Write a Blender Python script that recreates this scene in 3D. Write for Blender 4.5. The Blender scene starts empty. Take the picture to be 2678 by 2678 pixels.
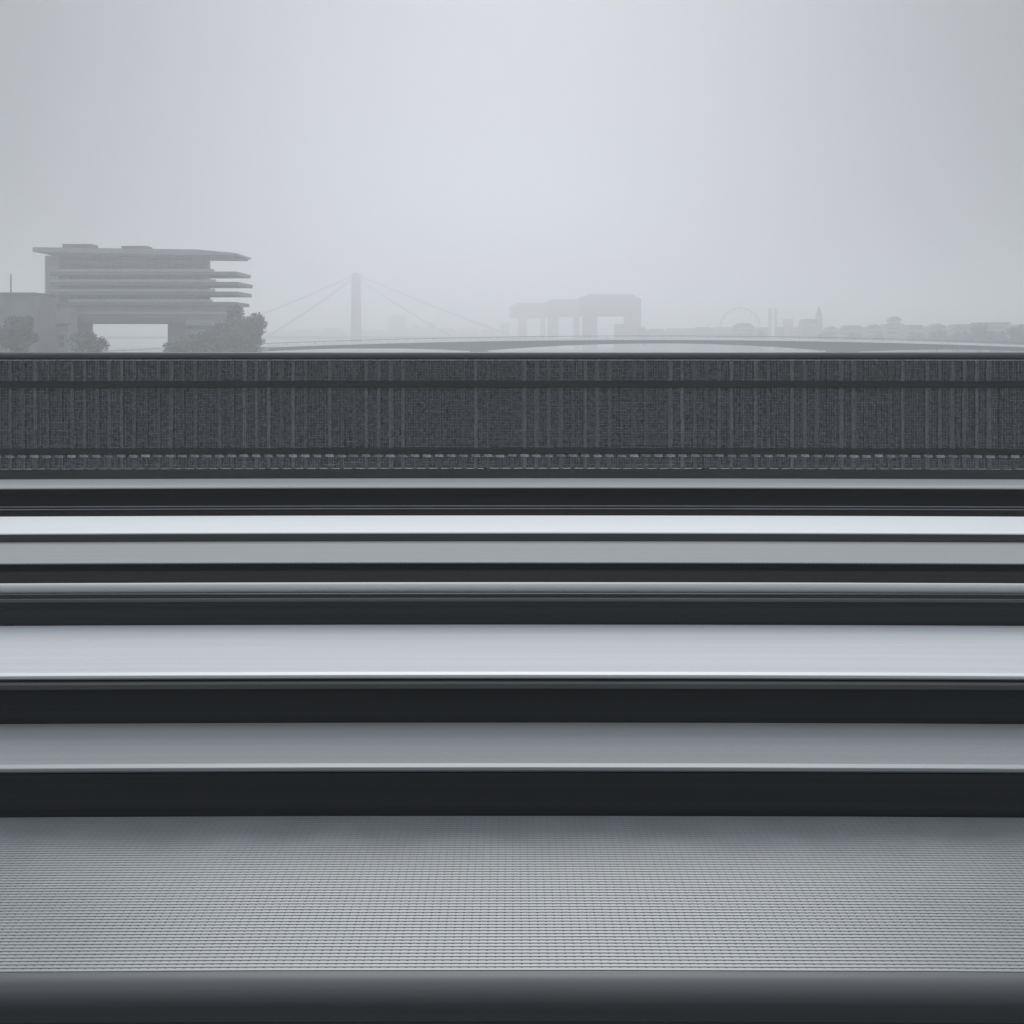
import bpy, bmesh, math, random
from mathutils import Vector, Matrix, noise

R = math.radians
random.seed(7)
S = bpy.context.scene
COL = S.collection

# ---------------------------------------------------------------- camera
CAMZ = 17.0                      # eye height above the river
FPX = 2911.0                     # focal length in photo pixels (2678 wide)
cd = bpy.data.cameras.new('camera')
cam = bpy.data.objects.new('camera', cd)
COL.objects.link(cam)
cam.location = (0, 0, CAMZ)
cam.rotation_euler = (R(90), 0, 0)
cd.sensor_width = 36
cd.lens = 36 * FPX / 2678
cd.shift_y = -(1339 - 894) / 2678
cd.clip_start = 0.1
cd.clip_end = 20000
S.camera = cam

# ---------------------------------------------------------------- sky
SUN_EL = 35.0
SKY_ZENITH = 5.6           # how much brighter than the horizon the cloud deck is overhead
SKY_GLOW = 21.0            # half width of the pale patch, degrees
W = bpy.data.worlds.new('World')
S.world = W
W.use_nodes = True
nt = W.node_tree
nt.nodes.clear()
def wn(t, **k):
    n = nt.nodes.new(t)
    for a, b in k.items():
        setattr(n, a, b)
    return n
out = wn('ShaderNodeOutputWorld')
sky = wn('ShaderNodeTexSky', sky_type='NISHITA')
sky.sun_disc = False
sky.sun_elevation = R(SUN_EL)
sky.sun_rotation = R(0)
sky.dust_density = 6.0
bg1 = wn('ShaderNodeBackground')
bg1.inputs['Strength'].default_value = 0.05
nt.links.new(sky.outputs[0], bg1.inputs['Color'])
# even overcast with a soft bright patch added low ahead, well below the sun
tc = wn('ShaderNodeTexCoord')
nrm = wn('ShaderNodeVectorMath', operation='NORMALIZE')
nt.links.new(tc.outputs['Generated'], nrm.inputs[0])
dot = wn('ShaderNodeVectorMath', operation='DOT_PRODUCT')
GEL = R(3.0)
dot.inputs[1].default_value = (math.cos(GEL) * math.sin(R(-0.6)), math.cos(GEL) * math.cos(R(-0.6)), math.sin(GEL))
nt.links.new(nrm.outputs[0], dot.inputs[0])
ac = wn('ShaderNodeMath', operation='ARCCOSINE')
nt.links.new(dot.outputs['Value'], ac.inputs[0])
noi = wn('ShaderNodeTexNoise')
noi.inputs['Scale'].default_value = 3.2
noi.inputs['Detail'].default_value = 3.0
mp = wn('ShaderNodeMapping')
mp.inputs['Scale'].default_value = (1.0, 1.0, 2.2)
nt.links.new(nrm.outputs[0], mp.inputs[0])
nt.links.new(mp.outputs[0], noi.inputs['Vector'])
nz = wn('ShaderNodeMath', operation='MULTIPLY_ADD')
nt.links.new(noi.outputs['Fac'], nz.inputs[0])
nz.inputs[1].default_value = 0.06
nt.links.new(ac.outputs[0], nz.inputs[2])
# overcast: brightness grows towards the zenith (as a cloud deck does), with a soft pale patch ahead
def wm(op, a, b=None, c=None):
    n = wn('ShaderNodeMath', operation=op)
    for k, v in enumerate((a, b, c)):
        if v is None:
            continue
        if isinstance(v, (int, float)):
            n.inputs[k].default_value = v
        else:
            nt.links.new(v, n.inputs[k])
    return n.outputs[0]
sep = wn('ShaderNodeSeparateXYZ')
nt.links.new(nrm.outputs[0], sep.inputs[0])
up = wm('MAXIMUM', sep.outputs['Z'], 0.0)
zen = wm('MULTIPLY_ADD', wm('POWER', up, 3.0), SKY_ZENITH, 1.0)
gl = wm('DIVIDE', nz.outputs[0], R(SKY_GLOW))
gl = wm('EXPONENT', wm('MULTIPLY', wm('MULTIPLY', gl, gl), -1.0))
cmix = wn('ShaderNodeMix', data_type='RGBA')
nt.links.new(gl, cmix.inputs['Factor'])
cmix.inputs['A'].default_value = (.185, .205, .218, 1)
cmix.inputs['B'].default_value = (.585, .615, .725, 1)
bg2 = wn('ShaderNodeBackground')
nt.links.new(cmix.outputs['Result'], bg2.inputs['Color'])
nt.links.new(zen, bg2.inputs['Strength'])
mx = wn('ShaderNodeMixShader')
mx.inputs[0].default_value = 0.93
nt.links.new(bg1.outputs[0], mx.inputs[1])
nt.links.new(bg2.outputs[0], mx.inputs[2])
nt.links.new(mx.outputs[0], out.inputs['Surface'])

# ---------------------------------------------------------------- sun behind the cloud
sl = bpy.data.lights.new('sun', 'SUN')
sl.energy = 1.45
sl.angle = R(40)
sl.color = (1.0, 0.985, 0.965)
so = bpy.data.objects.new('sun', sl)
COL.objects.link(so)
so.rotation_euler = Vector((0, math.cos(R(SUN_EL)), math.sin(R(SUN_EL)))).to_track_quat('Z', 'Y').to_euler()

S.view_settings.view_transform = 'Standard'
S.view_settings.look = 'None'
S.view_settings.exposure = 0.0
S.view_settings.gamma = 1.0
S.view_settings.use_curve_mapping = False
S.render.engine = 'CYCLES'
S.cycles.use_denoising = True
S.cycles.max_bounces = 8
S.cycles.volume_bounces = 2

# ---------------------------------------------------------------- materials
def mat(name, col, rough=0.6, metal=0.0, var=0.12, scale=8.0, spec=0.5, stretch=None, bump=0.0, uv=False, objvar=0.0, detail=4.0, rvar=0.08):
    m = bpy.data.materials.new(name)
    m.use_nodes = True
    t = m.node_tree
    b = t.nodes['Principled BSDF']
    b.inputs['Roughness'].default_value = rough
    b.inputs['Metallic'].default_value = metal
    b.inputs['Specular IOR Level'].default_value = spec
    co = t.nodes.new('ShaderNodeTexCoord')
    mpn = t.nodes.new('ShaderNodeMapping')
    if stretch:
        mpn.inputs['Scale'].default_value = stretch
    t.links.new(co.outputs['UV' if uv else 'Object'], mpn.inputs[0])
    n = t.nodes.new('ShaderNodeTexNoise')
    n.inputs['Scale'].default_value = scale
    n.inputs['Detail'].default_value = detail
    t.links.new(mpn.outputs[0], n.inputs['Vector'])
    r = t.nodes.new('ShaderNodeValToRGB')
    r.color_ramp.elements[0].position = 0.3
    r.color_ramp.elements[1].position = 0.7
    r.color_ramp.elements[0].color = tuple(c * (1 - var) for c in col) + (1,)
    r.color_ramp.elements[1].color = tuple(min(1, c * (1 + var)) for c in col) + (1,)
    t.links.new(n.outputs['Fac'], r.inputs[0])
    last = r.outputs[0]
    if objvar:
        oi = t.nodes.new('ShaderNodeObjectInfo')
        mr_ = t.nodes.new('ShaderNodeMapRange')
        mr_.inputs['To Min'].default_value = 1 - objvar
        mr_.inputs['To Max'].default_value = 1 + objvar
        t.links.new(oi.outputs['Random'], mr_.inputs['Value'])
        vm = t.nodes.new('ShaderNodeVectorMath')
        vm.operation = 'SCALE'
        t.links.new(last, vm.inputs[0])
        t.links.new(mr_.outputs[0], vm.inputs['Scale'])
        last = vm.outputs[0]
    t.links.new(last, b.inputs['Base Color'])
    rr = t.nodes.new('ShaderNodeMapRange')
    rr.inputs['To Min'].default_value = max(0.03, rough - rvar)
    rr.inputs['To Max'].default_value = min(1, rough + rvar)
    t.links.new(n.outputs['Fac'], rr.inputs['Value'])
    t.links.new(rr.outputs[0], b.inputs['Roughness'])
    if bump:
        bp = t.nodes.new('ShaderNodeBump')
        bp.inputs['Strength'].default_value = bump
        bp.inputs['Distance'].default_value = 0.01
        t.links.new(n.outputs['Fac'], bp.inputs['Height'])
        t.links.new(bp.outputs[0], b.inputs['Normal'])
    return m

def plate_mat(name, col, rough, pitch=0.026, depth=0.5, metal=1.0, var=0.05):
    """metal sheet, long rolling streaks, punched rows of small round dimples as relief"""
    m = mat(name, col, rough, metal, var=var, scale=1.0, stretch=(0.25, 14.0, 1), uv=True)
    t = m.node_tree
    b = t.nodes['Principled BSDF']
    co = t.nodes['Texture Coordinate']
    sx = t.nodes.new('ShaderNodeSeparateXYZ')
    t.links.new(co.outputs['UV'], sx.inputs[0])
    outs = []
    for ax in (0, 1):
        k = t.nodes.new('ShaderNodeMath'); k.operation = 'MULTIPLY'
        k.inputs[1].default_value = 2 * math.pi / pitch
        t.links.new(sx.outputs[ax], k.inputs[0])
        s = t.nodes.new('ShaderNodeMath'); s.operation = 'SINE'
        t.links.new(k.outputs[0], s.inputs[0])
        outs.append(s)
    ad = t.nodes.new('ShaderNodeMath'); ad.operation = 'MULTIPLY'
    t.links.new(outs[0].outputs[0], ad.inputs[0])
    t.links.new(outs[1].outputs[0], ad.inputs[1])
    bp = t.nodes.new('ShaderNodeBump')
    bp.inputs['Strength'].default_value = depth
    bp.inputs['Distance'].default_value = 0.003
    t.links.new(ad.outputs[0], bp.inputs['Height'])
    t.links.new(bp.outputs[0], b.inputs['Normal'])
    return m

LONG = (0.12, 26.0, 1.0)        # grime drawn out along the bridge
M = {}
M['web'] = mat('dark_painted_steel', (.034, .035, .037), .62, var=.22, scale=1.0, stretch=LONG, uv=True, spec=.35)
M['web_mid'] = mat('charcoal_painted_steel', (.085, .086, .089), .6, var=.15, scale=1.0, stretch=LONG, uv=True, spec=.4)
M['bed'] = mat('tarred_bed', (.027, .0275, .028), .75, var=.22, scale=1.0, stretch=LONG, uv=True, spec=.3)
M['ledge'] = mat('worn_flange_steel', (.10, .10, .104), .55, var=.2, scale=1.0, stretch=(.4, 10, 1), uv=True)
M['conduit'] = mat('grey_conduit', (.16, .16, .165), .5, var=.15, scale=3, uv=True)
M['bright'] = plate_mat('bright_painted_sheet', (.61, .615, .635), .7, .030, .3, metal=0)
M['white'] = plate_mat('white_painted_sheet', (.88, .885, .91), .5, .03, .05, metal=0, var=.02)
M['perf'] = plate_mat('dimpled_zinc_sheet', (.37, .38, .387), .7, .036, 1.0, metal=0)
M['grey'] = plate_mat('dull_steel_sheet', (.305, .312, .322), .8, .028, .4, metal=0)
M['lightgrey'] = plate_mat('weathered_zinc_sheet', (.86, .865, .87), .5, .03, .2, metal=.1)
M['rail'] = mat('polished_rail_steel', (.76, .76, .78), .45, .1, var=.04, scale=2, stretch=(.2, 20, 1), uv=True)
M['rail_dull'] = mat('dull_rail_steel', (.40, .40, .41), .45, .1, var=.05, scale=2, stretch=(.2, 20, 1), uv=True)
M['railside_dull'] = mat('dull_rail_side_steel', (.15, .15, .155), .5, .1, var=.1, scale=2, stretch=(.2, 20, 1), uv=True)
M['tar'] = mat('black_bitumen_bed', (.015, .015, .016), .95, var=.25, scale=1.0, stretch=LONG, uv=True, spec=.06)
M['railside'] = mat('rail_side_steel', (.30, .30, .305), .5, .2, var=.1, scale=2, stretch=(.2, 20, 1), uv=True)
M['pipe'] = mat('grey_painted_pipe', (.60, .61, .605), .5, var=.08, scale=2, stretch=(.2, 20, 1), uv=True)
M['rib'] = mat('ribbed_steel', (.285, .292, .302), .42, .4, var=.07, scale=3.0, uv=False)
M['ribbase'] = mat('ribbed_steel_base', (.25, .255, .263), .45, .4, var=.1, scale=4.0)
M['nosing'] = mat('rounded_nosing_steel', (.115, .116, .12), .5, .2, var=.08, scale=2, stretch=(.2, 20, 1), uv=True)
M['cap'] = mat('handrail_paint', (.15, .155, .158), .45, var=.1, scale=4, stretch=(.3, 10, 1), uv=True)
M['fence_dark'] = mat('railing_dark_paint', (.058, .058, .057), .6, var=.15, scale=2, stretch=(.5, 10, 1), uv=True)
M['picket'] = mat('railing_bar_paint', (.32, .32, .332), .55, var=.25, scale=16, objvar=.38)
M['backing'] = mat('railing_backing_sheet', (.215, .215, .222), .65, var=.4, scale=22, bump=.2)
M['mesh'] = mat('woven_wire', (.29, .29, .30), .5, .1, var=.5, scale=26)
M['foot'] = mat('picket_foot_zinc', (.42, .42, .432), .45, .1, var=.4, scale=30, objvar=.3)

# ---------------------------------------------------------------- helpers
def tag(o, label=None, cat=None, group=None, kind=None):
    if label: o['label'] = label
    if cat: o['category'] = cat
    if group: o['group'] = group
    if kind: o['kind'] = kind
    return o

def link(name, me, m, parent=None):
    o = bpy.data.objects.new(name, me)
    if m is not None:
        me.materials.append(m)
    COL.objects.link(o)
    if parent is not None:
        o.parent = parent
        o.matrix_parent_inverse = Matrix.Translation(parent.location).inverted() if parent.parent is None else Matrix()
    return o

def empty(name, loc):
    o = bpy.data.objects.new(name, None)
    COL.objects.link(o)
    o.location = loc
    o.empty_display_size = 0.2
    return o

def smooth(me, ang=40):
    for p in me.polygons:
        p.use_smooth = True
    try:
        me.set_sharp_from_angle(angle=R(ang))
    except Exception:
        pass

# The bridge is laid out on a gentle curve: d = distance out from the viewer's track, h = drop below eye level.
CR = 168.0
T0 = -0.006
def arc(d, s, h):
    t = s / CR + T0
    r = CR + d
    return (r * math.sin(t), r * math.cos(t) - CR, CAMZ - h)

LEN = 44.0
def sweep(name, prof, m, parent=None, closed=True, L=LEN, step=1.1, smooth_=False):
    """profile [(d,h)...] drawn along the curve of the bridge; a closed one gets end caps"""
    n = int(2 * L / step)
    P = len(prof)
    vs, fs, uvs = [], [], []
    cum = [0]
    for i in range(1, P + 1):
        a, b = prof[i - 1], prof[i % P]
        cum.append(cum[-1] + math.hypot(a[0] - b[0], a[1] - b[1]))
    for k in range(n + 1):
        s = -L + 2 * L * k / n
        for d, h in prof:
            vs.append(arc(d, s, h))
    for k in range(n):
        u0, u1 = 2 * L * k / n, 2 * L * (k + 1) / n
        for i in range(P if closed else P - 1):
            j = (i + 1) % P
            fs.append((k * P + i, (k + 1) * P + i, (k + 1) * P + j, k * P + j))
            uvs.append(((u0, cum[i]), (u1, cum[i]), (u1, cum[i + 1]), (u0, cum[i + 1])))
    if closed:
        fs.append(tuple(range(P))); uvs.append(tuple((p[0], p[1]) for p in prof))
        fs.append(tuple(n * P + i for i in reversed(range(P)))); uvs.append(tuple((p[0], p[1]) for p in reversed(prof)))
    me = bpy.data.meshes.new(name)
    me.from_pydata(vs, [], fs)
    lay = me.uv_layers.new(name='UVMap')
    li = 0
    for u in uvs:
        for c in u:
            lay.data[li].uv = c
            li += 1
    bm = bmesh.new(); bm.from_mesh(me)
    bmesh.ops.recalc_face_normals(bm, faces=bm.faces)
    bm.to_mesh(me); bm.free()
    if smooth_:
        smooth(me, 50)
    return link(name, me, m, parent)

def box_prof(d0, d1, h0, h1, c=0.0):
    if c:
        return [(d0, h1), (d0, h0 + c), (d0 + c, h0), (d1 - c, h0), (d1, h0 + c), (d1, h1)]
    return [(d0, h1), (d0, h0), (d1, h0), (d1, h1)]

def round_prof(d, h, r, n=14):
    return [(d + r * math.cos(2 * math.pi * i / n), h + r * math.sin(2 * math.pi * i / n)) for i in range(n)]

def F(dy, h):                    # distance at which a surface h below the eye shows dy photo pixels under the horizon
    return FPX * h / dy

def at(x, y, D):                 # a place at distance D seen at photo pixel (x, y)
    return Vector(((x - 1339) / FPX * D, D, CAMZ - (y - 894) / FPX * D))

# ---------------------------------------------------------------- ground, river, banks
def sheet(name, pts, z0, z1, m):
    bm = bmesh.new()
    a = [bm.verts.new((x, y, z1)) for x, y in pts]
    f = bm.faces.new(a)
    if z0 is not None:
        r = bmesh.ops.extrude_face_region(bm, geom=[f])
        for v in r['geom']:
            if isinstance(v, bmesh.types.BMVert):
                v.co.z = z0
    bmesh.ops.recalc_face_normals(bm, faces=bm.faces)
    me = bpy.data.meshes.new(name); bm.to_mesh(me); bm.free()
    o = link(name, me, m)
    if z0 is None and me.polygons[0].normal.z < 0:
        me.flip_normals()
    o['kind'] = 'structure'
    return o

M['ground'] = mat('earth', (.10, .10, .085), .9, var=.3, scale=.05)
M['water'] = mat('river_water', (.045, .055, .06), .16, var=.1, scale=.02, bump=0, rvar=.03)
t = M['water'].node_tree
wv = t.nodes.new('ShaderNodeTexNoise'); wv.inputs['Scale'].default_value = .35; wv.inputs['Detail'].default_value = 5
tcw = t.nodes.new('ShaderNodeTexCoord'); t.links.new(tcw.outputs['Object'], wv.inputs['Vector'])
bw = t.nodes.new('ShaderNodeBump'); bw.inputs['Strength'].default_value = .35; bw.inputs['Distance'].default_value = .6
t.links.new(wv.outputs['Fac'], bw.inputs['Height']); t.links.new(bw.outputs[0], t.nodes['Principled BSDF'].inputs['Normal'])
M['bank'] = mat('bank_grass_and_paving', (.12, .125, .11), .9, var=.3, scale=.03)
GR = 2600
sheet('ground', [(-GR, -GR), (GR, -GR), (GR, GR), (-GR, GR)], None, -0.6, M['ground'])
sheet('river', [(-300, -GR), (700, -GR), (700, 200), (600, 1230), (-300, 1230)], None, 0.0, M['water'])
sheet('east_bank', [(-GR, -GR), (-95, -GR), (-70, 330), (-110, 700), (-230, 1130), (-GR, 1130)], -0.6, 8.0, M['bank'])
sheet('far_bank', [(-GR, 1131), (GR, 1131), (GR, GR), (-GR, GR)], -0.6, 8.3, M['bank'])
sheet('west_bank', [(150, 1130), (205, 700), (330, 430), (420, -GR), (GR, -GR), (GR, 1130)], -0.6, 7.6, M['bank'])

# ---------------------------------------------------------------- the bridge we look across
tag(sweep('bridge_deck', box_prof(-9, 15.2, 3.10, 4.4), M['bed'], L=90), kind='structure')
tag(sweep('track_bed', box_prof(-4.0, 4.55, 2.745, 3.09), M['bed']), kind='structure')

# near ribbed walkway
h = 2.60
dn, df = F(1644, h), F(1238, h)
w = empty('ribbed_walkway', (0, dn, CAMZ - 3.09))
tag(w, 'wide grey ribbed steel walkway with a rounded front edge beside the track bed', 'walkway')
sweep('base_plate', box_prof(dn, df, h + .0036, 3.09), M['ribbase'], w)
NR = 58
vs, fs = [], []
def addbox_arc(d0, d1, h0, h1, L, n, c=.0016):
    pr = [(d0, h1), (d0, h0 + c), (d0 + c, h0), (d1 - c, h0), (d1, h0 + c), (d1, h1)]
    P = len(pr)
    b0 = len(vs)
    for k in range(n + 1):
        s = -L + 2 * L * k / n
        for d, hh in pr:
            vs.append(arc(d, s, hh))
    for k in range(n):
        for i in range(P - 1):
            fs.append((b0 + k * P + i, b0 + k * P + i + 1, b0 + (k + 1) * P + i + 1, b0 + (k + 1) * P + i))
pit = (df - dn) / NR
for i in range(NR):
    d0 = dn + pit * (i + .2)
    addbox_arc(d0, d0 + pit * .60, h, h + .006, 30, 44)
me = bpy.data.meshes.new('long_ribs'); me.from_pydata(vs, [], fs)
tag(link('long_ribs', me, M['rib'], w), kind='stuff')
vs, fs = [], []
pt = .036
s = -28.0
while s < 28:
    q = [arc(dn + .004, s, h + .0026), arc(df - .004, s, h + .0026), arc(df - .004, s + pt * .78, h + .0026), arc(dn + .004, s + pt * .78, h + .0026)]
    b0 = len(vs)
    vs += q + [(p[0], p[1], p[2] - .0045) for p in q]
    fs += [(b0, b0 + 3, b0 + 2, b0 + 1), (b0, b0 + 1, b0 + 5, b0 + 4), (b0 + 2, b0 + 3, b0 + 7, b0 + 6)]
    s += pt
me = bpy.data.meshes.new('cross_ribs'); me.from_pydata(vs, [], fs)
tag(link('cross_ribs', me, M['rib'], w), kind='stuff')
rn = .085
pr = [(dn - .002, 3.09), (dn - .002, h + .002)] + [(dn - .002 - .02 - rn * math.sin(a), h + .004 + rn * (1 - math.cos(a))) for a in [R(x) for x in range(0, 91, 9)]]
pr += [(pr[-1][0], 3.09)]
sweep('nosing', pr, M['nosing'], w, smooth_=True)

# stepped girders: dark web, ledge, metal top sheet, polished rail on the front edge
def girder(d, dback, h_bot, h_plate, plate, label, h_rail=None, rail_w=.05, dull='', web='web', plate_t=.012, plate_h2=None, name='edge_girder'):
    g = empty(name, (0, d, CAMZ - 3.09))
    tag(g, label, 'girder')
    sweep('web', box_prof(d, dback, h_plate + plate_t + .001, 3.09), M[web], g)
    sweep('top_sheet', box_prof(d + (.03 if h_rail else -.004), dback, h_plate, h_plate + plate_t, .004), M[plate], g)
    if h_rail:
        r = sweep('rail', box_prof(d - .012, d + rail_w, h_rail, h_rail + .0175, .003), M['rail' + dull], g)
        sweep('rail_side', box_prof(d - .009, d + rail_w - .01, h_rail + .0178, h_rail + .026), M['railside' + dull], r)
    return g

d1 = df + .012
hr = d1 * 1110 / FPX
hp = hr + .022
g1 = girder(d1, F(995, hp), 2.6, hp, 'grey', 'girder topped with dull grey sheet, thin bright rail on its front edge', hr, dull='_dull')
d2 = F(995, hp) + .006
hr = d2 * 869 / FPX
hp2 = hr + .020
g2 = girder(d2, F(739, hp2), hp, hp2, 'bright', 'girder topped with broad bright sheet, polished rail along its front edge', hr, .055)
# ledge on its web
hl = (d2 - .05) * 892 / FPX
sweep('flange', box_prof(d2 - .05, d2 + .01, hl, hl + .035, .006), M['ledge'], g2)
d3 = F(739, hp2) + .006
hb = d3 * 669 / FPX
g3 = empty('pipe_girder', (0, d3, CAMZ - 3.09))
tag(g3, 'low black girder carrying a grey pipe along its front', 'girder')
d5 = F(576, 1.90)
sweep('web', box_prof(d3, d3 + .165, 1.955, 3.09), M['web'], g3)
sweep('gutter', box_prof(d3 + .166, d5 - .004, 1.955, 3.09), M['tar'], g3)
hl = (d3 - .03) * 671 / FPX
sweep('upstand', box_prof(d3, d3 + .16, hb - .01, 1.954), M['web'], g3)
sweep('flange', box_prof(d3 - .03, d3 + .004, hl, hl + .022, .003), M['ledge'], g3)
pd = d3 + .08
sweep('pipe', round_prof(pd, pd * 642.5 / FPX, pd * 13.5 / FPX), M['pipe'], g3, smooth_=True)
sweep('cable', round_prof(d3 + .62, 1.955 - .012, .016, 8), M['ledge'], g3, smooth_=True)
g5 = girder(d5, F(521, 1.90), 1.95, 1.90, 'perf', 'girder topped with dimpled mid grey sheet behind the black pipe girder', name='edge_girder')
d6 = F(521, 1.90) + .006
h6 = d6 * 498 / FPX
g6 = girder(d6, F(454, h6), 1.9, h6, 'white', 'girder topped with a narrow near white sheet above a charcoal web', web='web_mid', plate_t=.012)
h7 = 1.76
d7 = F(376, h7)
DF = F(357, h7)
g7 = empty('gutter_strip', (0, d7, CAMZ - 3.09))
tag(g7, 'black gutter strip with two thin conduits between white sheet and railing', 'gutter')
hg = h6 + .05
sweep('trough', box_prof(F(454, h6) + .006, d7 - .012, hg, 3.09), M['tar'], g7)
for dy in (430.5, 437.5):
    dd = F(dy, hg - .010)
    sweep('conduit', round_prof(dd, hg - .010, .011, 8), M['conduit'], g7, smooth_=True)
g8 = empty('railing_kerb', (0, d7, CAMZ - 3.09))
tag(g8, 'slim grey topped kerb carrying the dark railing', 'kerb')
sweep('web', box_prof(d7, DF + .45, h7 + .031, 3.09), M['web'], g8)
sweep('top_sheet', [(d7 - .01, h7 + .03), (d7 - .01, h7 + .018), (d7 - .004, h7 + .006), (d7 + .012, h7), (DF + .45, h7), (DF + .45, h7 + .03)], M['lightgrey'], g8)

# ---------------------------------------------------------------- railing
PX = DF / FPX
rl = empty('bridge_railing', (0, DF, CAMZ - h7))
tag(rl, 'long dark steel railing of close upright bars and woven mesh with round handrail', 'railing')
def hh(y): return (y - 894) * PX
sweep('kick_plate', box_prof(DF, DF + .10, hh(1226.5), h7 - .001), M['fence_dark'], rl)
hc, rc = hh(929.5), .5 * (hh(938) - hh(921))
sweep('handrail', round_prof(DF + .03, hc, rc, 20), M['cap'], rl, smooth_=True)
sweep('top_bar', box_prof(DF, DF + .05, hh(940.5), hh(943)), M['foot'], rl)
sweep('middle_rail', box_prof(DF - .012, DF + .05, hh(996), hh(1013), .004), M['fence_dark'], rl)
sweep('lower_rail', box_prof(DF - .012, DF + .05, hh(1172), hh(1184), .004), M['fence_dark'], rl)
# bars
def boxmesh(name, sx, sy, sz, c=0.002):
    bm = bmesh.new()
    bmesh.ops.create_cube(bm, size=1)
    for v in bm.verts:
        v.co = Vector((v.co.x * sx, v.co.y * sy, (v.co.z + .5) * sz))
    if c:
        bmesh.ops.bevel(bm, geom=[e for e in bm.edges if abs(e.verts[0].co.z - e.verts[1].co.z) > sz * .5], offset=c, segments=1, affect='EDGES')
    me = bpy.data.meshes.new(name); bm.to_mesh(me); bm.free()
    return me
z0, z1 = hh(1226), hh(942)
pm = boxmesh('upright_bar', .048, .012, z0 - z1); pm.materials.append(M['picket'])
fm = boxmesh('bar_foot', .105, .02, hh(1195) - hh(1188), .004); fm.materials.append(M['foot'])
pitch = 29.3 * PX
LR = 15.0
n = int(LR / pitch)
RINV = Matrix.Translation(rl.location).inverted()
for i in range(-n, n + 1):
    s = i * pitch
    a = -(s / CR + T0)
    o = bpy.data.objects.new('upright_bar', pm); COL.objects.link(o)
    o.parent = rl; o.matrix_parent_inverse = RINV
    o.location = arc(DF + .022, s, z0); o.rotation_euler = (random.uniform(-.004, .004), random.uniform(-.003, .003), a)
    f = bpy.data.objects.new('bar_foot', fm); COL.objects.link(f)
    f.parent = rl; f.matrix_parent_inverse = RINV
    f.location = arc(DF - .008, s, hh(1195) + random.uniform(-.004, .004)); f.rotation_euler = (0, 0, a)
# posts and backing sheets behind the bars
postm = boxmesh('post', .06, .06, hh(1251) - hh(946), .006); postm.materials.append(M['fence_dark'])
PB = 2.6
for i in range(-6, 7):
    s = i * PB + .7
    o = bpy.data.objects.new('post', postm); COL.objects.link(o)
    o.parent = rl; o.matrix_parent_inverse = RINV
    o.location = arc(DF + .085, s, hh(1250)); o.rotation_euler = (0, 0, -(s / CR + T0))
    vsx, fsx = [], []
    for k in range(5):
        sk = s + .001 + (PB - .002) * k / 4
        for d_, y_ in ((DF + .045, 1225), (DF + .045, 932), (DF + .051, 932), (DF + .051, 1225)):
            vsx.append(arc(d_, sk, hh(y_)))
    for k in range(4):
        for q in range(4):
            r_ = (q + 1) % 4
            fsx.append((k * 4 + q, k * 4 + r_, (k + 1) * 4 + r_, (k + 1) * 4 + q))
    fsx += [(3, 2, 1, 0), (16, 17, 18, 19)]
    me = bpy.data.meshes.new('backing_sheet'); me.from_pydata(vsx, [], fsx)
    link('backing_sheet', me, M['backing'], rl)
# woven wire in front of the bars
vs, fs = [], []
def wire(p0, p1, wd, ax):
    b0 = len(vs)
    for p in (p0, p1):
        for q in range(4):
            an = math.pi / 2 * q + math.pi / 4
            u, v = wd * math.cos(an), wd * math.sin(an)
            vs.append((p[0] + (u if ax else 0), p[1] + v, p[2] + (0 if ax else u)))
    for q in range(4):
        r_ = (q + 1) % 4
        fs.append((b0 + q, b0 + r_, b0 + 4 + r_, b0 + 4 + q))
s = -LR
while s < LR:
    for ya, yb in ((1226, 1184), (1172, 1013), (996, 943)):
        j0, j1 = random.gauss(0, .004), random.gauss(0, .004)
        wire(arc(DF + .004, s + j0, hh(ya)), arc(DF + .004, s + j1, hh(yb)), .0042 * random.uniform(.7, 1.4), True)
    s += .031
for ya, yb in ((1226, 1184), (1172, 1013), (996, 943)):
    y = ya - 4
    while y > yb + 2:
        s = -LR
        while s < LR:
            L_ = random.uniform(.25, .7)
            wire(arc(DF - .002, s, hh(y + random.gauss(0, 1))), arc(DF - .002, s + L_, hh(y + random.gauss(0, 1))), .0042 * random.uniform(.6, 1.5), False)
            s += L_ + random.uniform(0, .05)
        y -= 7.2
me = bpy.data.meshes.new('wire_mesh'); me.from_pydata(vs, [], fs)
tag(link('wire_mesh', me, M['mesh'], rl), kind='stuff')

# ================================================================ the far side: bridges, buildings, trees
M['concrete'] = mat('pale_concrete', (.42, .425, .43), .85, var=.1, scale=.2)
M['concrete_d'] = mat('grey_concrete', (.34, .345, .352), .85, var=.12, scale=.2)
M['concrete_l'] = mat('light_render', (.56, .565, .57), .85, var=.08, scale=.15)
M['glass'] = mat('tinted_glazing', (.13, .137, .145), .25, var=.2, scale=.3)
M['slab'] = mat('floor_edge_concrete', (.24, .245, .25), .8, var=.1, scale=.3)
M['roofdark'] = mat('roof_felt', (.10, .10, .105), .85, var=.15, scale=.3)
M['tile'] = mat('roof_tile', (.14, .12, .11), .85, var=.2, scale=.4)
M['bridgegreen'] = mat('bridge_girder_paint', (.13, .14, .135), .7, var=.1, scale=.05)
M['crane'] = mat('dark_glass_facade', (.16, .165, .17), .6, var=.1, scale=.2)
M['parapet'] = mat('pale_parapet', (.86, .86, .87), .7, var=.06, scale=.1)
M['steel'] = mat('pylon_paint', (.36, .38, .38), .7, var=.1, scale=.05)
M['bark'] = mat('bark', (.07, .06, .05), .9, var=.3, scale=2)
M['leaf'] = mat('winter_foliage', (.062, .068, .064), .8, var=.35, scale=.8)
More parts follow.
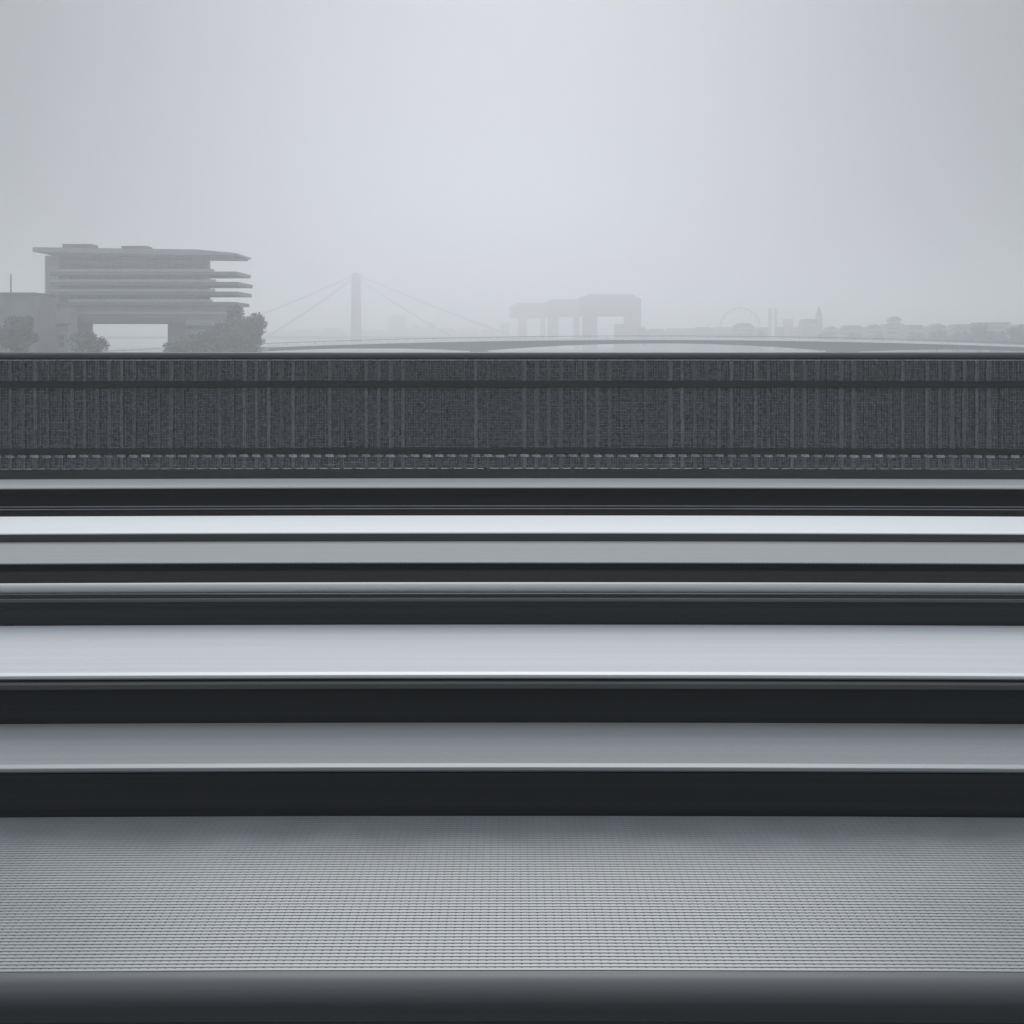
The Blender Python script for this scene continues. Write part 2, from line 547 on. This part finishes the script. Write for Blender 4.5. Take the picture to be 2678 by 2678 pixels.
M['leaf2'] = mat('pale_foliage', (.10, .106, .098), .8, var=.35, scale=.8)

def prism(name, pts, y0, y1, m, parent=None):
    """outline in x,z pushed through from y0 to y1"""
    n = len(pts)
    v = [(x, y0, z) for x, z in pts] + [(x, y1, z) for x, z in pts]
    f = [tuple(range(n)), tuple(reversed(range(n, 2 * n)))] + [(i, i + n, (i + 1) % n + n, (i + 1) % n) for i in range(n)]
    me = bpy.data.meshes.new(name); me.from_pydata(v, [], f)
    bm = bmesh.new(); bm.from_mesh(me); bmesh.ops.recalc_face_normals(bm, faces=bm.faces); bm.to_mesh(me); bm.free()
    return link(name, me, m, parent)
def bx(name, x0, x1, y0, y1, zb, zt, m, parent=None):
    return prism(name, [(x0, zb), (x1, zb), (x1, zt), (x0, zt)], y0, y1, m, parent)
def X(px, D): return (px - 1339) / FPX * D
def Z(py, D): return CAMZ - (py - 894) / FPX * D

def tube(name, pts, r, m, parent=None, seg=6):
    v, f = [], []
    n = len(pts)
    for i, p in enumerate(pts):
        p = Vector(p)
        tdir = (Vector(pts[min(i + 1, n - 1)]) - Vector(pts[max(i - 1, 0)])).normalized()
        up = Vector((0, 1, 0)) if abs(tdir.y) < .9 else Vector((1, 0, 0))
        a = tdir.cross(up).normalized(); b = tdir.cross(a)
        rr = r[i] if isinstance(r, (list, tuple)) else r
        for k in range(seg):
            an = 2 * math.pi * k / seg
            v.append(p + a * rr * math.cos(an) + b * rr * math.sin(an))
    for i in range(n - 1):
        for k in range(seg):
            j = (k + 1) % seg
            f.append((i * seg + k, i * seg + j, (i + 1) * seg + j, (i + 1) * seg + k))
    f += [tuple(reversed(range(seg))), tuple((n - 1) * seg + k for k in range(seg))]
    me = bpy.data.meshes.new(name); me.from_pydata(v, [], f)
    smooth(me)
    return link(name, me, m, parent)

# ---- the left building
D = 353.0
BZ = 8.0
b = empty('office_building', (X(360, D), D, BZ))
tag(b, 'grey office block with projecting floor slabs and flat overhanging roof', 'building')
y0, y1 = D, D + 17
bx('wall', X(150, D), X(512, D), y0 + 2.2, y1, Z(843, D) + .1, Z(668, D), M['concrete_d'], b)
bx('end_wall', X(112, D), X(150, D) - .01, y0 + 1.6, y1 - 2, Z(800, D), Z(668, D), M['concrete_l'], b)
# roof
prism('roof', [(X(94, D), Z(660, D)), (X(94, D), Z(648, D)), (X(520, D), Z(654, D)), (X(622, D), Z(663, D)), (X(622, D), Z(668, D)), (X(500, D), Z(668, D))], y0 - 2.5, y1 + 1, M['concrete'], b)
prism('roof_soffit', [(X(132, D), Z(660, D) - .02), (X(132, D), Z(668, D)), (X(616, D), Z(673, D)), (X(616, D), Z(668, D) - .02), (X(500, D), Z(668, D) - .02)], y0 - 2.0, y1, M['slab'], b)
bx('plant_room', X(150, D), X(226, D), y0 + 4, y0 + 10, Z(652, D), Z(635, D), M['roofdark'], b)
bx('plant_room', X(306, D), X(372, D), y0 + 4, y0 + 10, Z(652, D), Z(640, D), M['roofdark'], b)
# floors: projecting slab with parapet, ribbon glazing behind
xs1 = [622, 627, 625, 618]
for k, yy in enumerate((711, 738, 763, 790)):
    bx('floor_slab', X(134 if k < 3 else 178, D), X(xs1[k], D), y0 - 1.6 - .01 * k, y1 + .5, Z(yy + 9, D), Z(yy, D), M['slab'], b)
    bx('balcony_front', X(138 if k < 3 else 182, D), X(xs1[k] - 60, D), y0 - 1.2, y0 - .9, Z(yy, D) + .01, Z(yy - 7, D), M['concrete_l'], b)
for yy0, yy1 in ((674, 680), (690, 701), (722, 729), (748, 755), (774, 781), (801, 808)):
    gz = bx('ribbon_window', X(176, D), X(500, D), y0 + 2.05, y0 + 2.15, Z(yy1, D), Z(yy0, D), M['glass'], b)
    for q in range(19):
        xq = X(176, D) + (X(500, D) - X(176, D)) * q / 18
        bx('mullion', xq - .10, xq + .10, y0 + 1.95, y0 + 2.04, Z(yy1, D), Z(yy0, D), M['concrete_d'], gz)
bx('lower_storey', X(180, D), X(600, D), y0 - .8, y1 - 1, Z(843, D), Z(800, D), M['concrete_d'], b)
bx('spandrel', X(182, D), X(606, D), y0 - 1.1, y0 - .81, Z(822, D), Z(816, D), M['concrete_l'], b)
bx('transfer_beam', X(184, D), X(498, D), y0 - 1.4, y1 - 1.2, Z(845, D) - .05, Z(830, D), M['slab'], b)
bx('core', X(436, D), X(490, D), y0 + 1, y1 - 3, BZ, Z(845, D) - .06, M['concrete_d'], b)
bx('core', X(186, D), X(200, D), y0 + 1, y1 - 3, BZ, Z(845, D) - .06, M['concrete_d'], b)
# terraces stepping down on the river side
for k, (xa, xb, ya, yb) in enumerate(((492, 640, 838, 852), (494, 655, 862, 874), (494, 670, 886, 898), (494, 680, 908, 918))):
    bx('terrace', X(xa, D), X(xb, D), y0 - 3 - k * 1.2, y1 - 4, Z(yb, D), Z(ya, D), M['concrete'], b)
bx('terrace_wall', X(500, D), X(600, D), y0 + 2, y1 - 5, BZ, Z(839, D), M['concrete_d'], b)

D = 342.0
b = empty('stair_tower', (X(134, D), D, BZ))
tag(b, 'pale square stair tower in front of the grey office block', 'building')
bx('wall', X(96, D), X(178, D), D, D + 7, BZ, Z(799, D), M['concrete_l'], b)
bx('cornice', X(92, D), X(182, D), D - .5, D + 7.3, Z(800, D) + .01, Z(795, D), M['slab'], b)
bx('canopy', X(84, D), X(186, D), D - 1.6, D - .01, Z(849, D), Z(846, D), M['slab'], b)
for q in range(3):
    for r_ in range(2):
        bx('window', X(104 + q * 26, D), X(116 + q * 26, D), D - .05, D + .1, Z(888 + r_ * 18, D), Z(876 + r_ * 18, D), M['glass'], b)

D = 322.0
b = empty('flat_roofed_block', (X(20, D), D, BZ))
tag(b, 'plain mid grey flat roofed block behind the dark tree', 'building')
bx('wall', X(-260, D), X(92, D), D, D + 15, BZ, Z(769, D), M['concrete_d'], b)
bx('roof', X(-264, D), X(96, D), D - .6, D + 15.5, Z(769, D) + .01, Z(765, D), M['slab'], b)
bx('mast', X(2, D), X(5, D), D + 6, D + 6.3, Z(764, D), Z(714, D), M['slab'], b)

# ---- trees
def tree(name, x, D, ytop, halfw, label, group=None, m='leaf', seed=1, zb=8.0, nleaf=2600, ls=.55, ybase=None):
    rnd = random.Random(seed)
    zt = Z(ytop, D); hw = halfw / FPX * D
    H = zt - zb
    b = empty(name, (X(x, D), D, zb))
    tag(b, label, 'tree', group)
    cx = X(x, D)
    # trunk with limbs
    tr = tube('trunk', [(cx, D, zb - .3), (cx + .1, D, zb + H * .25), (cx - .1, D + .2, zb + H * .55), (cx, D, zb + H * .85)], [H * .03, H * .024, H * .014, H * .004], M['bark'], b, 8)
    for k in range(7):
        a = rnd.uniform(0, 2 * math.pi); zz = zb + H * rnd.uniform(.25, .6)
        e = rnd.uniform(.5, .85)
        tube('limb', [(cx, D, zz), (cx + math.cos(a) * hw * e * .5, D + math.sin(a) * hw * e * .5, zz + H * .13), (cx + math.cos(a) * hw * e, D + math.sin(a) * hw * e, zz + H * .2)], [H * .012, H * .008, H * .002], M['bark'], tr, 5)
    clumps = []
    for k in range(26):
        a = rnd.uniform(0, 2 * math.pi); u = rnd.uniform(-1, 1)
        q = rnd.uniform(.35, .86)
        rr = math.sqrt(1 - u * u) * q
        clumps.append((Vector((cx + math.cos(a) * rr * hw, D + math.sin(a) * rr * hw, zb + H * (.56 + .40 * u * q))), rnd.uniform(.22, .36) * min(hw, H * .5)))
    v, f = [], []
    for k in range(nleaf):
        c, cr_ = rnd.choice(clumps)
        g = Vector((rnd.gauss(0, 1), rnd.gauss(0, 1), rnd.gauss(0, .8)))
        p = c + g.normalized() * cr_ * (rnd.random() ** .4)
        p.z = min(p.z, zt + ls * .4)
        n_ = Vector((rnd.gauss(0, 1), rnd.gauss(0, 1), rnd.gauss(0, 1) + .5)).normalized()
        t1 = n_.orthogonal().normalized(); t2 = n_.cross(t1)
        s_ = ls * rnd.uniform(.6, 1.3)
        b0 = len(v)
        v += [p - t1 * s_, p + t2 * s_ * .5, p + t1 * s_, p - t2 * s_ * .5]
        f.append((b0, b0 + 1, b0 + 2, b0 + 3))
    me = bpy.data.meshes.new('crown'); me.from_pydata(v, [], f)
    link('crown', me, M[m], b)
    return b
tree('tree', 30, 300, 806, 66, 'dark bare looking tree filling the corner before the flat roofed block', seed=3, nleaf=5200, ls=.5)
tree('tree', 232, 330, 860, 56, 'low round tree under the raised part of the office block', seed=4, nleaf=2600, ls=.45)
tree('tree', 606, 338, 794, 96, 'broad spreading tree at the river end of the office block', seed=5, nleaf=9000, ls=.6)
tree('tree', 470, 336, 884, 50, 'small bushy tree at the foot of the concrete core', seed=6, nleaf=2200, ls=.4)
tree('tree', 528, 334, 858, 62, 'low rounded tree between the concrete core and the broad spreading tree', seed=8, nleaf=3600, ls=.45)

# ---- the road bridge upstream, a flat steel girder with a pale parapet
D = 420.0
b = empty('girder_bridge', (X(1700, D), D, 0))
tag(b, 'long low road bridge with a pale parapet and arched girder over the river', 'bridge')
def ydeck(x): return 884.5 + 1.98e-5 * (x - 1700) ** 2
PIERS = [-700, 300, 1250, 2230, 3200]
def ysof(x):
    for a, c in zip(PIERS, PIERS[1:]):
        if a <= x <= c:
            mid, half = (a + c) / 2, (c - a) / 2
            return ydeck(x) + 13.5 + 17 * abs((x - mid) / half) ** 2
    return ydeck(x) + 30
xs = [-700 + 30 * i for i in range(131)]
def ribbon(name, top, bot, ya, yb, m, parent, lean=0.0):
    n = len(xs)
    v = []
    for x in xs:
        v += [(X(x, D), ya, Z(bot(x), D)), (X(x, D), ya + lean, Z(top(x), D)), (X(x, D), yb, Z(top(x), D)), (X(x, D), yb, Z(bot(x), D))]
    f = []
    for i in range(n - 1):
        for q in range(4):
            r_ = (q + 1) % 4
            f.append((i * 4 + q, i * 4 + r_, (i + 1) * 4 + r_, (i + 1) * 4 + q))
    f += [(3, 2, 1, 0), tuple((n - 1) * 4 + q for q in range(4))]
    me = bpy.data.meshes.new(name); me.from_pydata(v, [], f)
    bm = bmesh.new(); bm.from_mesh(me); bmesh.ops.recalc_face_normals(bm, faces=bm.faces); bm.to_mesh(me); bm.free()
    return link(name, me, m, parent)
ribbon('girder', lambda x: ydeck(x) + 4.6, ysof, D + 2.0, D + 26, M['bridgegreen'], b)
ribbon('parapet', lambda x: ydeck(x) - 1.5, lambda x: ydeck(x) + 4.5, D, D + 1.9, M['parapet'], b, lean=1.0)
rp = ribbon('railing', lambda x: ydeck(x) - 6.8, lambda x: ydeck(x) - 5.4, D + 1.4, D + 1.55, M['bridgegreen'], b)
x = -690
rv = []
while x < 3200:
    bx('railing_post', X(x, D) - .05, X(x, D) + .05, D + 1.41, D + 1.53, Z(ydeck(x) - 1.6, D), Z(ydeck(x) - 5.4, D), M['bridgegreen'], rp)
    x += 24
for p in PIERS[1:4]:
    prism('pier', [(X(p - 22, D), -1), (X(p + 22, D), -1), (X(p + 22, D), Z(ysof(p), D) + .3), (X(p - 22, D), Z(ysof(p), D) + .3)], D + 3, D + 24, M['concrete_d'], b)

# ---- the cable stayed bridge farther up
D = 1150.0
b = empty('cable_stayed_bridge', (X(930, D), D, 0))
tag(b, 'hazy cable stayed bridge with one tall pylon and sloping cables', 'bridge')
prism('pylon', [(X(917, D), 0), (X(946, D), 0), (X(942.5, D), Z(720, D)), (X(939, D), Z(713, D)), (X(924, D), Z(713, D)), (X(920.5, D), Z(720, D))], D - 3, D + 3, M['steel'], b)
deck = bx('deck', X(-400, D), X(1420, D), D - 9, D + 9, Z(886, D), Z(880, D), M['steel'], b)
CH = [((922, 722), (536, 880)), ((922, 730), (700, 880)), ((941, 722), (1345, 880)), ((941, 733), (1180, 880))]
for (p, q) in CH:
    for yy in (-4.5, 4.5):
        a_, c_ = at(p[0], p[1], D), at(q[0], q[1], D)
        a_.y += yy * .3; c_.y += yy
        pts = [a_.lerp(c_, i / 6) - Vector((0, 0, 1.5 * math.sin(math.pi * i / 6))) for i in range(7)]
        tube('cable', pts, .42, M['steel'], b, 6)
for p in (560, 1240):
    bx('pier', X(p - 8, D), X(p + 8, D), D - 7, D + 7, -1, Z(886, D), M['concrete_d'], b)

# ---- three crane shaped houses on the far quay
def crane_house(D, x0, x1, ytop, ybot, cl, cr_, legs, label):
    b = empty('crane_house', (X((x0 + x1) / 2, D), D, 8.3))
    tag(b, label, 'building', 'crane shaped houses on the far quay')
    body = prism('cantilever_block', [(X(x0, D), Z(ybot, D)), (X(x1, D), Z(ybot, D)), (X(x1, D), Z(ytop + cr_[1], D)), (X(x1 - cr_[0], D), Z(ytop, D)), (X(x0 + cl[0], D), Z(ytop, D)), (X(x0, D), Z(ytop + cl[1], D))], D, D + 32, M['crane'], b)
    nfl = 6
    for k in range(nfl):
        ya = ytop + cl[1] + 2 + (ybot - ytop - cl[1] - 2) * k / nfl
        bx('window_band', X(x0 + 4, D), X(x1 - 4, D), D - .12, D - .02, Z(ya + 3.6, D), Z(ya, D), M['glass'], body)
    for (a, c, yt) in legs:
        bx('leg', X(a, D), X(c, D), D + 3, D + 28, 8.3, Z(yt, D), M['crane'], b)
    return b
crane_house(1190, 1517, 1677, 769, 826, (24, 9), (26, 12), [(1526, 1563, 826.05), (1638, 1677, 826.05), (1612, 1638, 847)], 'largest crane shaped house, its block carried high on two legs')
crane_house(1330, 1424, 1517, 783, 828, (18, 8), (5, 4), [(1434, 1461, 828.05), (1502, 1516, 828.05)], 'middle crane shaped house, joining the tallest one in outline')
crane_house(1450, 1332, 1430, 792, 832, (27, 8), (4, 4), [(1355, 1378, 832.05), (1414, 1426, 832.05)], 'lowest and palest crane shaped house at the end of the three')

# ---- skyline
def house(x0, x1, ytop, D, label, roof='flat', m='concrete_d', depth=14, zb=8.2, group='faint buildings along the far bank', name='riverside_building', eave=None):
    b = empty(name, (X((x0 + x1) / 2, D), D, zb))
    tag(b, label, 'building', group)
    ye = ytop if roof == 'flat' else (eave or ytop + (x1 - x0) * .22)
    bx('wall', X(x0, D), X(x1, D), D, D + depth, zb, Z(ye, D), M[m], b)
    ov = .5
    if roof == 'flat':
        bx('roof', X(x0, D) - ov, X(x1, D) + ov, D - ov, D + depth + ov, Z(ye, D) + .01, Z(ye, D) + .7, M['roofdark'], b)
    elif roof == 'gable':
        xm = (x0 + x1) / 2
        prism('roof', [(X(x0, D) - ov, Z(ye, D) + .01), (X(x1, D) + ov, Z(ye, D) + .01), (X(xm, D), Z(ytop, D))], D - ov, D + depth + ov, M['tile'], b)
    elif roof == 'hip':
        dx = (x1 - x0) * .22
        prism('roof', [(X(x0, D) - ov, Z(ye, D) + .01), (X(x1, D) + ov, Z(ye, D) + .01), (X(x1 - dx, D), Z(ytop, D)), (X(x0 + dx, D), Z(ytop, D))], D - ov, D + depth + ov, M['tile'], b)
    nw = max(2, int((X(x1, D) - X(x0, D)) / 6))
    zz = Z(ye, D) - 2.2
    while zz > zb + 8:
        bx('window_row', X(x0, D) + 1, X(x1, D) - 1, D - .06, D - .01, zz - 1.3, zz, M['glass'], b)
        zz -= 3.3
    return b
H = house
H(1013, 1062, 826, 1750, 'very faint tall block between the pylon and the crane houses')
H(1062, 1074, 858, 1760, 'very faint low link beside the tall faint block')
H(1075, 1094, 848, 1720, 'very faint narrow block behind the long cable')
H(1094, 1118, 859, 1760, 'very faint low shed between two narrow blocks')
H(1118, 1138, 842, 1700, 'very faint squat tower with pointed roof', 'gable')
H(1138, 1196, 858, 1720, 'very faint long low roof next to the squat tower', 'hip')
H(1198, 1252, 860, 1740, 'very faint low hall nearer the crane houses')
H(1256, 1306, 862, 1700, 'very faint lowest hall before the crane houses')
H(1308, 1333, 848, 1600, 'faint small block touching the lowest crane house')
H(765, 828, 863, 1700, 'very faint low range seen behind the left cable')
H(830, 905, 857, 1720, 'very faint broad hall close by the pylon foot', 'hip')
H(948, 1010, 864, 1750, 'very faint low range on the other side of the pylon')
H(690, 762, 868, 1720, 'very faint flat range next to the big tree')
H(1690, 1745, 860, 1150, 'faint low hall next to the tallest crane house', 'hip')
H(1747, 1812, 861, 1180, 'faint flat warehouse on the far quay')
H(1814, 1868, 855, 1120, 'faint hipped warehouse short of the big wheel', 'hip')
H(1870, 1918, 858, 1160, 'faint plain warehouse partly under the big wheel')
H(1922, 1972, 845, 1010, 'domed looking grey hall right under the big wheel', 'hip')
H(1974, 2010, 858, 1080, 'faint low shed just past the big wheel')
H(2011, 2018.5, 808, 1300, 'faint slim tower of a close pair, the one toward the big wheel', name='slim_tower', depth=4)
H(2026, 2033.5, 809, 1300, 'faint slim tower of a close pair, the one toward the squat block', name='slim_tower', depth=4)
H(2036, 2052, 858, 1060, 'faint low house between slim towers and squat block')
H(2054, 2075, 836, 1250, 'faint squat block between the slim towers and the church')
H(2076, 2097, 856, 1060, 'faint low house leaning on the church', 'gable')
H(2154, 2200, 853, 960, 'grey gabled house beside the church spire', 'gable')
H(2202, 2262, 851, 930, 'grey long house with hipped roof past the church', 'hip')
H(2264, 2318, 848, 910, 'grey tall gabled house between long house and turret house', 'gable')
H(2366, 2424, 850, 860, 'grey hipped house just past the turret house', 'hip')
H(2426, 2486, 846, 820, 'grey gabled house where the riverside trees begin', 'gable')
H(2488, 2560, 848, 790, 'grey long roofed house rising behind the riverside trees', 'hip')
H(2562, 2640, 846, 770, 'grey flat block behind the riverside trees')
H(2642, 2740, 848, 750, 'grey hipped block at the end of the riverside trees', 'hip')
# turret house
b = H(2320, 2364, 850, 880, 'grey house with a dark domed roof turret')
D = 880
bx('turret', X(2332, D), X(2358, D), D + 3, D + 10, Z(850, D) + .72, Z(838, D), M['concrete_d'], b)
prism('dome', [(X(2328, D), Z(838, D) + .01), (X(2362, D), Z(838, D) + .01), (X(2356, D), Z(831, D)), (X(2345, D), Z(827, D)), (X(2335, D), Z(831, D))], D + 2.5, D + 10.5, M['roofdark'], b)
# church
D = 1040
b = empty('church', (X(2125, D), D, 8.2))
tag(b, 'hazy church with a long nave and a thin pointed spire', 'church')
bx('nave', X(2099, D), X(2139, D) - .01, D, D + 14, 8.2, Z(845, D), M['concrete_d'], b)
prism('roof', [(X(2097, D), Z(845, D) + .01), (X(2139, D) - .02, Z(845, D) + .01), (X(2139, D) - .02, Z(834, D)), (X(2104, D), Z(834, D))], D - .5, D + 14.5, M['tile'], b)
bx('tower', X(2139, D), X(2153, D), D + 3, D + 9, 8.2, Z(826, D), M['concrete_d'], b)
xm, zm = X(2146, D), Z(826, D)
me = bpy.data.meshes.new('spire')
hw = X(2153, D) - xm
me.from_pydata([(xm - hw, D + 3, zm + .01), (xm + hw, D + 3, zm + .01), (xm + hw, D + 9, zm + .01), (xm - hw, D + 9, zm + .01), (xm, D + 6, Z(797, D))], [], [(0, 1, 4), (1, 2, 4), (2, 3, 4), (3, 0, 4), (3, 2, 1, 0)])
link('spire', me, M['roofdark'], b)

# ferris wheel
D = 1000
c = at(1936, 857, D)
RW = 52 / FPX * D
b = empty('ferris_wheel', (c.x, D, 7.6))
tag(b, 'thin faint ferris wheel rising over the far bank', 'ferris wheel')
for yy in (-1.4, 1.4):
    ring = [(c.x + RW * math.cos(2 * math.pi * k / 48), D + yy, c.z + RW * math.sin(2 * math.pi * k / 48)) for k in range(49)]
    tube('rim', ring, .17, M['steel'], b, 6)
for k in range(20):
    a = 2 * math.pi * k / 20
    e = Vector((c.x + RW * math.cos(a), D, c.z + RW * math.sin(a)))
    tube('spoke', [(c.x, D, c.z), e], .06, M['steel'], b, 4)
    tube('axle', [e + Vector((0, -1.4, 0)), e + Vector((0, 1.4, 0))], .09, M['steel'], b, 5)
    bx('gondola', e.x - .5, e.x + .5, D - .6, D + .6, e.z - 1.5, e.z - .2, M['concrete_d'], b)
tube('hub', [(c.x, D - 2.6, c.z), (c.x, D + 2.6, c.z)], .9, M['steel'], b, 10)
for yy in (-2.5, 2.5):
    for sx in (-1, 1):
        tube('support_leg', [(c.x, D + yy, c.z), (c.x + sx * 9, D + yy * 2.4, 7.5)], .35, M['steel'], b, 6)

# trees along the far quay
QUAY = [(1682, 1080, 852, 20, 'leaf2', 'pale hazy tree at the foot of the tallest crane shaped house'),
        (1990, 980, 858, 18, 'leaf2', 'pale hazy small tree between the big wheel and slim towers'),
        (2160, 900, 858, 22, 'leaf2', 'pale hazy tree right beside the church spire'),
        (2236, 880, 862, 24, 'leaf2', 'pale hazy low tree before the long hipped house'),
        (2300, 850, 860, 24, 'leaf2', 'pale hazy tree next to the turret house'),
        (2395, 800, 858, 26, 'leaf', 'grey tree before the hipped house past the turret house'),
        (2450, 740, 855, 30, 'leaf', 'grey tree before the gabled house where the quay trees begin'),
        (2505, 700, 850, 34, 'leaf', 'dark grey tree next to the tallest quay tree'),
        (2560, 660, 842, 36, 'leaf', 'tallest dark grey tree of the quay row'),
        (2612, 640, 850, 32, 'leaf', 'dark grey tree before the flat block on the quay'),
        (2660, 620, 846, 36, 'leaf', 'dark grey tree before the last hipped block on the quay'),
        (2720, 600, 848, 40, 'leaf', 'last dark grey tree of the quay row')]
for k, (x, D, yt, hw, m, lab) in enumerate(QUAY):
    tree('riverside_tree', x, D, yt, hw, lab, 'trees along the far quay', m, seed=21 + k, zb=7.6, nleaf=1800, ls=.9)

# ---------------------------------------------------------------- haze
M['haze'] = bpy.data.materials.new('haze_air')
M['haze'].use_nodes = True
t = M['haze'].node_tree
t.nodes.clear()
o_ = t.nodes.new('ShaderNodeOutputMaterial')
pv = t.nodes.new('ShaderNodeVolumePrincipled')
pv.inputs['Color'].default_value = (.955, .97, 1.0, 1)
pv.inputs['Density'].default_value = 0.0017
pv.inputs['Anisotropy'].default_value = 0.6
t.links.new(pv.outputs[0], o_.inputs['Volume'])
hz = bx('haze', -GR - 20, GR + 20, -GR - 20, GR + 20, -1.8, 91, M['haze'])
hz['kind'] = 'stuff'
